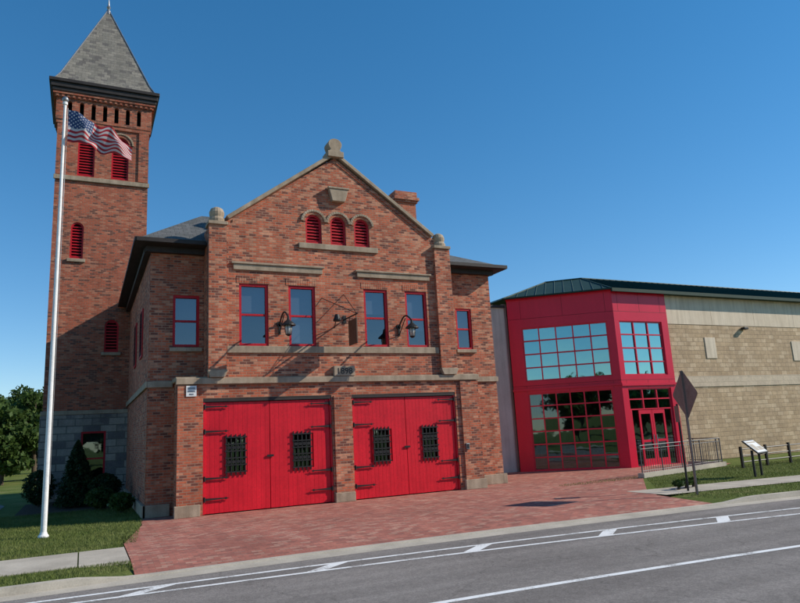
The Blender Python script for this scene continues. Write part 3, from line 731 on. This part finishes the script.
def shrub(x,y,h,r,n,cone,mat=LEAFD,size=.06):
    e=top("evergreen_shrub" if cone else "shrub",(x,y,0)); m=MB()
    m.cyl((x,y,0),(x,y,h*.85),.05,.015,7)
    C=[]
    for i in range(n):
        t=random.random()**(1.3 if cone else 1); a=random.uniform(0,6.283)
        rr=r*((1-t)**.75 if cone else math.sqrt(max(0,1-(2*t-1)**2)))*(1+.18*math.sin(a*5+t*14))*random.uniform(.55,1.05)
        C.append((x+rr*math.cos(a),y+rr*math.sin(a),.08+t*h))
    for i in range(8):
        a=i*.8; z=h*.1+h*.08*i; m.cyl((x,y,z),(x+r*.6*math.cos(a)*(1-i/10),y+r*.6*math.sin(a)*(1-i/10),z+.15),.015,.005,5)
    m.done(e,"stems",BARK); quads("foliage",e,mat,np.array(C),size)
shrub(-.15,26.6,2.2,.65,6500,True); shrub(.75,26.2,1.0,.5,3400,False); shrub(.6,24.6,.6,.42,2100,False,LEAF); shrub(1.15,22.9,.5,.34,1500,False,LEAF); shrub(-1.4,28.4,1.2,.5,2600,False)

# ================================================================= STREET FURNITURE
e=top("flagpole",(-.76,18.3,0)); m=MB(); px,py=-.76,18.3
m.cyl((px,py,0),(px,py,11.05),.068,.036,24); m.lathe(px,py,[(.12,0),(.12,.03),(.09,.07),(.072,.12)],18)
m.cyl((px,py,11.05),(px,py,11.12),.06,.06,12)
m.done(e,"pole",WHITEP)
m=MB(); m.lathe(px,py,[(.01,11.11),(.06,11.14),(.085,11.2),(.06,11.26),(.01,11.29)],14); m.done(e,"ball",STEEL,smooth=True)
m=MB(); m.tube([(px+.08,py-.03,1.3),(px+.07,py-.03,10.95)],.006,4); m.box(px+.06,px+.09,py-.02,py+.02,1.2,1.4); m.done(e,"halyard",STEEL)
def flagmat():
    m,nt,b,o=newmat("flag_cloth"); uv=nt.nodes.new("ShaderNodeUVMap"); uv.uv_map="UVMap"
    sp=nt.nodes.new("ShaderNodeSeparateXYZ"); L(nt,uv.outputs[0],sp.inputs[0])
    def M(op,a,bv=None,c=None):
        n=nt.nodes.new("ShaderNodeMath"); n.operation=op
        for i,v in enumerate((a,bv,c)):
            if v is None: continue
            if isinstance(v,(int,float)): n.inputs[i].default_value=v
            else: L(nt,v,n.inputs[i])
        return n.outputs[0]
    u,v=sp.outputs[0],sp.outputs[1]
    st=M('MODULO',M('FLOOR',M('MULTIPLY',v,12.999)),2.0)
    col=mix(nt,(.45,.03,.04),(.60,.57,.56),st)
    can=M('MULTIPLY',M('LESS_THAN',u,.4),M('GREATER_THAN',v,.4615))
    gx=M('MULTIPLY',u,11/.4); gy=M('MULTIPLY',M('SUBTRACT',v,.4615),9/.5385)
    par=M('MODULO',M('ADD',M('FLOOR',gx),M('FLOOR',gy)),2.0)
    fx=M('SUBTRACT',M('FRACT',gx),.5); fy=M('SUBTRACT',M('FRACT',gy),.5)
    d=M('SQRT',M('ADD',M('MULTIPLY',fx,fx),M('MULTIPLY',fy,fy)))
    star=M('MULTIPLY',M('LESS_THAN',d,.36),M('LESS_THAN',par,.5))
    cc=mix(nt,(.03,.06,.16),(.5,.5,.52),star)
    col=mix(nt,col,cc,can)
    L(nt,col,b.inputs['Base Color']); b.inputs['Roughness'].default_value=.8
    tr=nt.nodes.new("ShaderNodeBsdfTranslucent"); L(nt,col,tr.inputs[0]); mx=nt.nodes.new("ShaderNodeMixShader"); mx.inputs[0].default_value=.35
    L(nt,b.outputs[0],mx.inputs[1]); L(nt,tr.outputs[0],mx.inputs[2]); L(nt,mx.outputs[0],o.inputs[0]); return m
fm=bpy.data.meshes.new("flag"); nu,nv=64,20; vs=[];fs=[];uvs=[]
for i in range(nu+1):
    for j in range(nv+1):
        u=i/nu;v=j/nv
        H_=.92*(1-.45*u**.8)
        x=px+.09+u*1.60-.16*(1-v)*math.sin(u*3.0); z=10.92-(1-v)*H_-.84*u**1.25+.05*math.sin(u*10+v*2)*u
        y=py+(.17*math.sin(u*12+v*3.0)+.08*math.sin(u*23-v*4))*min(1,u*3)-.15*u
        vs.append((x,y,z)); uvs.append((u,v))
for i in range(nu):
    for j in range(nv): a=i*(nv+1)+j; fs.append((a,a+nv+1,a+nv+2,a+1))
fm.from_pydata(vs,[],fs); ul=fm.uv_layers.new(name="UVMap")
for lp in fm.loops: ul.data[lp.index].uv=uvs[lp.vertex_index]
link(fm,"flag_cloth",e,flagmat(),smooth=True)
# diamond warning sign seen from the back
e=top("traffic_sign",(14.4,12.68,0)); m=MB(); sx,sy=14.4,12.68
TS=Matrix.Translation((sx,sy,2.58))@Matrix.Rotation(math.radians(90-20),4,'Z')
m.box(-.03,.03,-.022,.022,-2.58,.62,TS); m.done(e,"post",SIGNBACK)
hd=.66
def dia(mb,h,y0,y1):
    r_=.07; P=[]
    for cxx,cz,a0 in((0,-h+.1,225),(h-.1,0,-45),(0,h-.1,45),(-h+.1,0,135)):
        for t in range(5):
            a=math.radians(a0+90*t/4); P.append((cxx+r_*math.cos(a),cz+r_*math.sin(a)))
    mb.ext(P,y0,y1,TS)
m=MB(); dia(m,hd,-.030,-.024); m.done(e,"panel_back",SIGNBACK)
m=MB(); dia(m,hd-.004,-.034,-.0305); m.done(e,"panel_face",SIGNY)
e=top("sign_post",(14.95,13.45,0)); m=MB(); m.cyl((14.95,13.45,0),(14.95,13.45,2.35),.03,.03,10); m.done(e,"post",BLACK)
m=MB(); m.box(-.15,.15,.03,.035,1.85,2.3,Matrix.Translation((14.95,13.45,0))@Matrix.Rotation(math.radians(62),4,'Z')); m.done(e,"plate",SIGNBACK)
e=top("information_board",(19.6,14.7,0)); m=MB()
TB=Tr(19.6,14.75,0,18)
for x in(-.3,.3): m.box(x-.03,x+.03,-.03,.03,0,.82,TB)
m.done(e,"legs",BLACK)
TP=TB@Matrix.Translation((0,-.02,.92))@Matrix.Rotation(math.radians(-48),4,'X')
m=MB(); m.box(-.46,.46,-.02,.02,-.30,.30,TP); m.done(e,"frame",BLACK); m=MB(); m.box(-.42,.42,-.026,-.021,-.26,.26,TP); m.done(e,"panel",WHITEP)
m=MB(); m.box(-.36,-.05,-.029,-.0265,-.18,.10,TP); m.box(.02,.36,-.029,-.0265,-.18,-.02,TP); m.box(-.36,.36,-.029,-.0265,.15,.21,TP); m.done(e,"printing",CONC)
e=top("ramp_railing",(18,17.6,0)); m=MB(); cb=MB()
path=[(17.45,17.55),(20.1,18.1),(22.9,18.75),(22.9,20.3)]
for (a,b_) in zip(path[:-1],path[1:]):
    a=Vector((*a,0));b_=Vector((*b_,0)); Ln=(b_-a).length; d=(b_-a)/Ln
    n=int(Ln/.14)
    for z in(1.08,.96,.22): m.tube([a+Vector((0,0,z)),b_+Vector((0,0,z))],.02 if z>1 else .014,6)
    for i in range(n+1):
        p=a+d*Ln*i/n; big=i%9==0
        m.cyl(p+Vector((0,0,.12 if not big else .1)),p+Vector((0,0,1.08 if big else .96)),.024 if big else .008,None,6)
    an=math.degrees(math.atan2(d.y,d.x)); cb.box(-.1,Ln-.002,-.12,.12,0,.16,Tr(a.x,a.y,0,an))
m.done(e,"rails",DSTEEL); cb.done(e,"kerb_base",CONC)
e=top("low_rail_fence",(22,17.4,0)); m=MB()
a=Vector((22.2,17.3,0)); b_=Vector((40,18.2,0)); Ln=(b_-a).length
for z in(.22,.45,.68): m.tube([a+Vector((0,0,z)),b_+Vector((0,0,z))],.025,6)
for i in range(13): p=a.lerp(b_,i/12); m.box(p.x-.04,p.x+.04,p.y-.04,p.y+.04,0,.78)
m.done(e,"rails",BLACK)
for i,x in enumerate((15.1,15.5,15.9)): shrub(x,13.9+.1*i,.18,.16,260,False,LEAF,.04)

# ================================================================= SKY, SUN, CAMERA
w=bpy.data.worlds.new("World"); scene.world=w; w.use_nodes=True; nt=w.node_tree; nt.nodes.clear()
o=nt.nodes.new("ShaderNodeOutputWorld"); bg=nt.nodes.new("ShaderNodeBackground"); sk=nt.nodes.new("ShaderNodeTexSky"); sk.sky_type='NISHITA'
EL=32; AZ=67
sv=Vector((math.sin(math.radians(AZ))*math.cos(math.radians(EL)),-math.cos(math.radians(AZ))*math.cos(math.radians(EL)),math.sin(math.radians(EL))))
sk.sun_disc=False; sk.sun_elevation=math.radians(EL); sk.sun_rotation=math.radians(180-AZ); sk.air_density=.9; sk.dust_density=.0; sk.ozone_density=4.0
hs=nt.nodes.new("ShaderNodeHueSaturation"); hs.inputs['Saturation'].default_value=1.28; hs.inputs['Value'].default_value=1.4
gm=nt.nodes.new("ShaderNodeGamma"); gm.inputs[1].default_value=.82
L(nt,sk.outputs[0],hs.inputs['Color']); L(nt,hs.outputs[0],gm.inputs[0]); L(nt,gm.outputs[0],bg.inputs[0]); bg.inputs[1].default_value=.145; L(nt,bg.outputs[0],o.inputs[0])
sun=bpy.data.lights.new("sun",'SUN'); sun.energy=5.0; sun.angle=math.radians(.53); sun.color=(1,.92,.80)
so=bpy.data.objects.new("sun",sun); so.rotation_euler=sv.to_track_quat('Z','Y').to_euler(); so.location=(20,-20,30); COL.objects.link(so)
cam=bpy.data.cameras.new("camera"); cam.sensor_width=36; cam.lens=656/800*36; cam.clip_end=2000; cam.clip_start=.1
co=bpy.data.objects.new("camera",cam); COL.objects.link(co); scene.camera=co
r=math.radians(3.06);p=math.radians(11.2);a=math.radians(25.9)
F=Vector((math.sin(a)*math.cos(p),math.cos(a)*math.cos(p),math.sin(p)))
R0=Vector((math.cos(a),-math.sin(a),0)); U0=R0.cross(F)
R=R0*math.cos(r)-U0*math.sin(r); U=R.cross(F)
M=Matrix(((R.x,U.x,-F.x,0),(R.y,U.y,-F.y,0),(R.z,U.z,-F.z,2.0),(0,0,0,1)))
co.matrix_world=M
scene.view_settings.view_transform='Standard'; scene.view_settings.look='None'; scene.view_settings.exposure=0
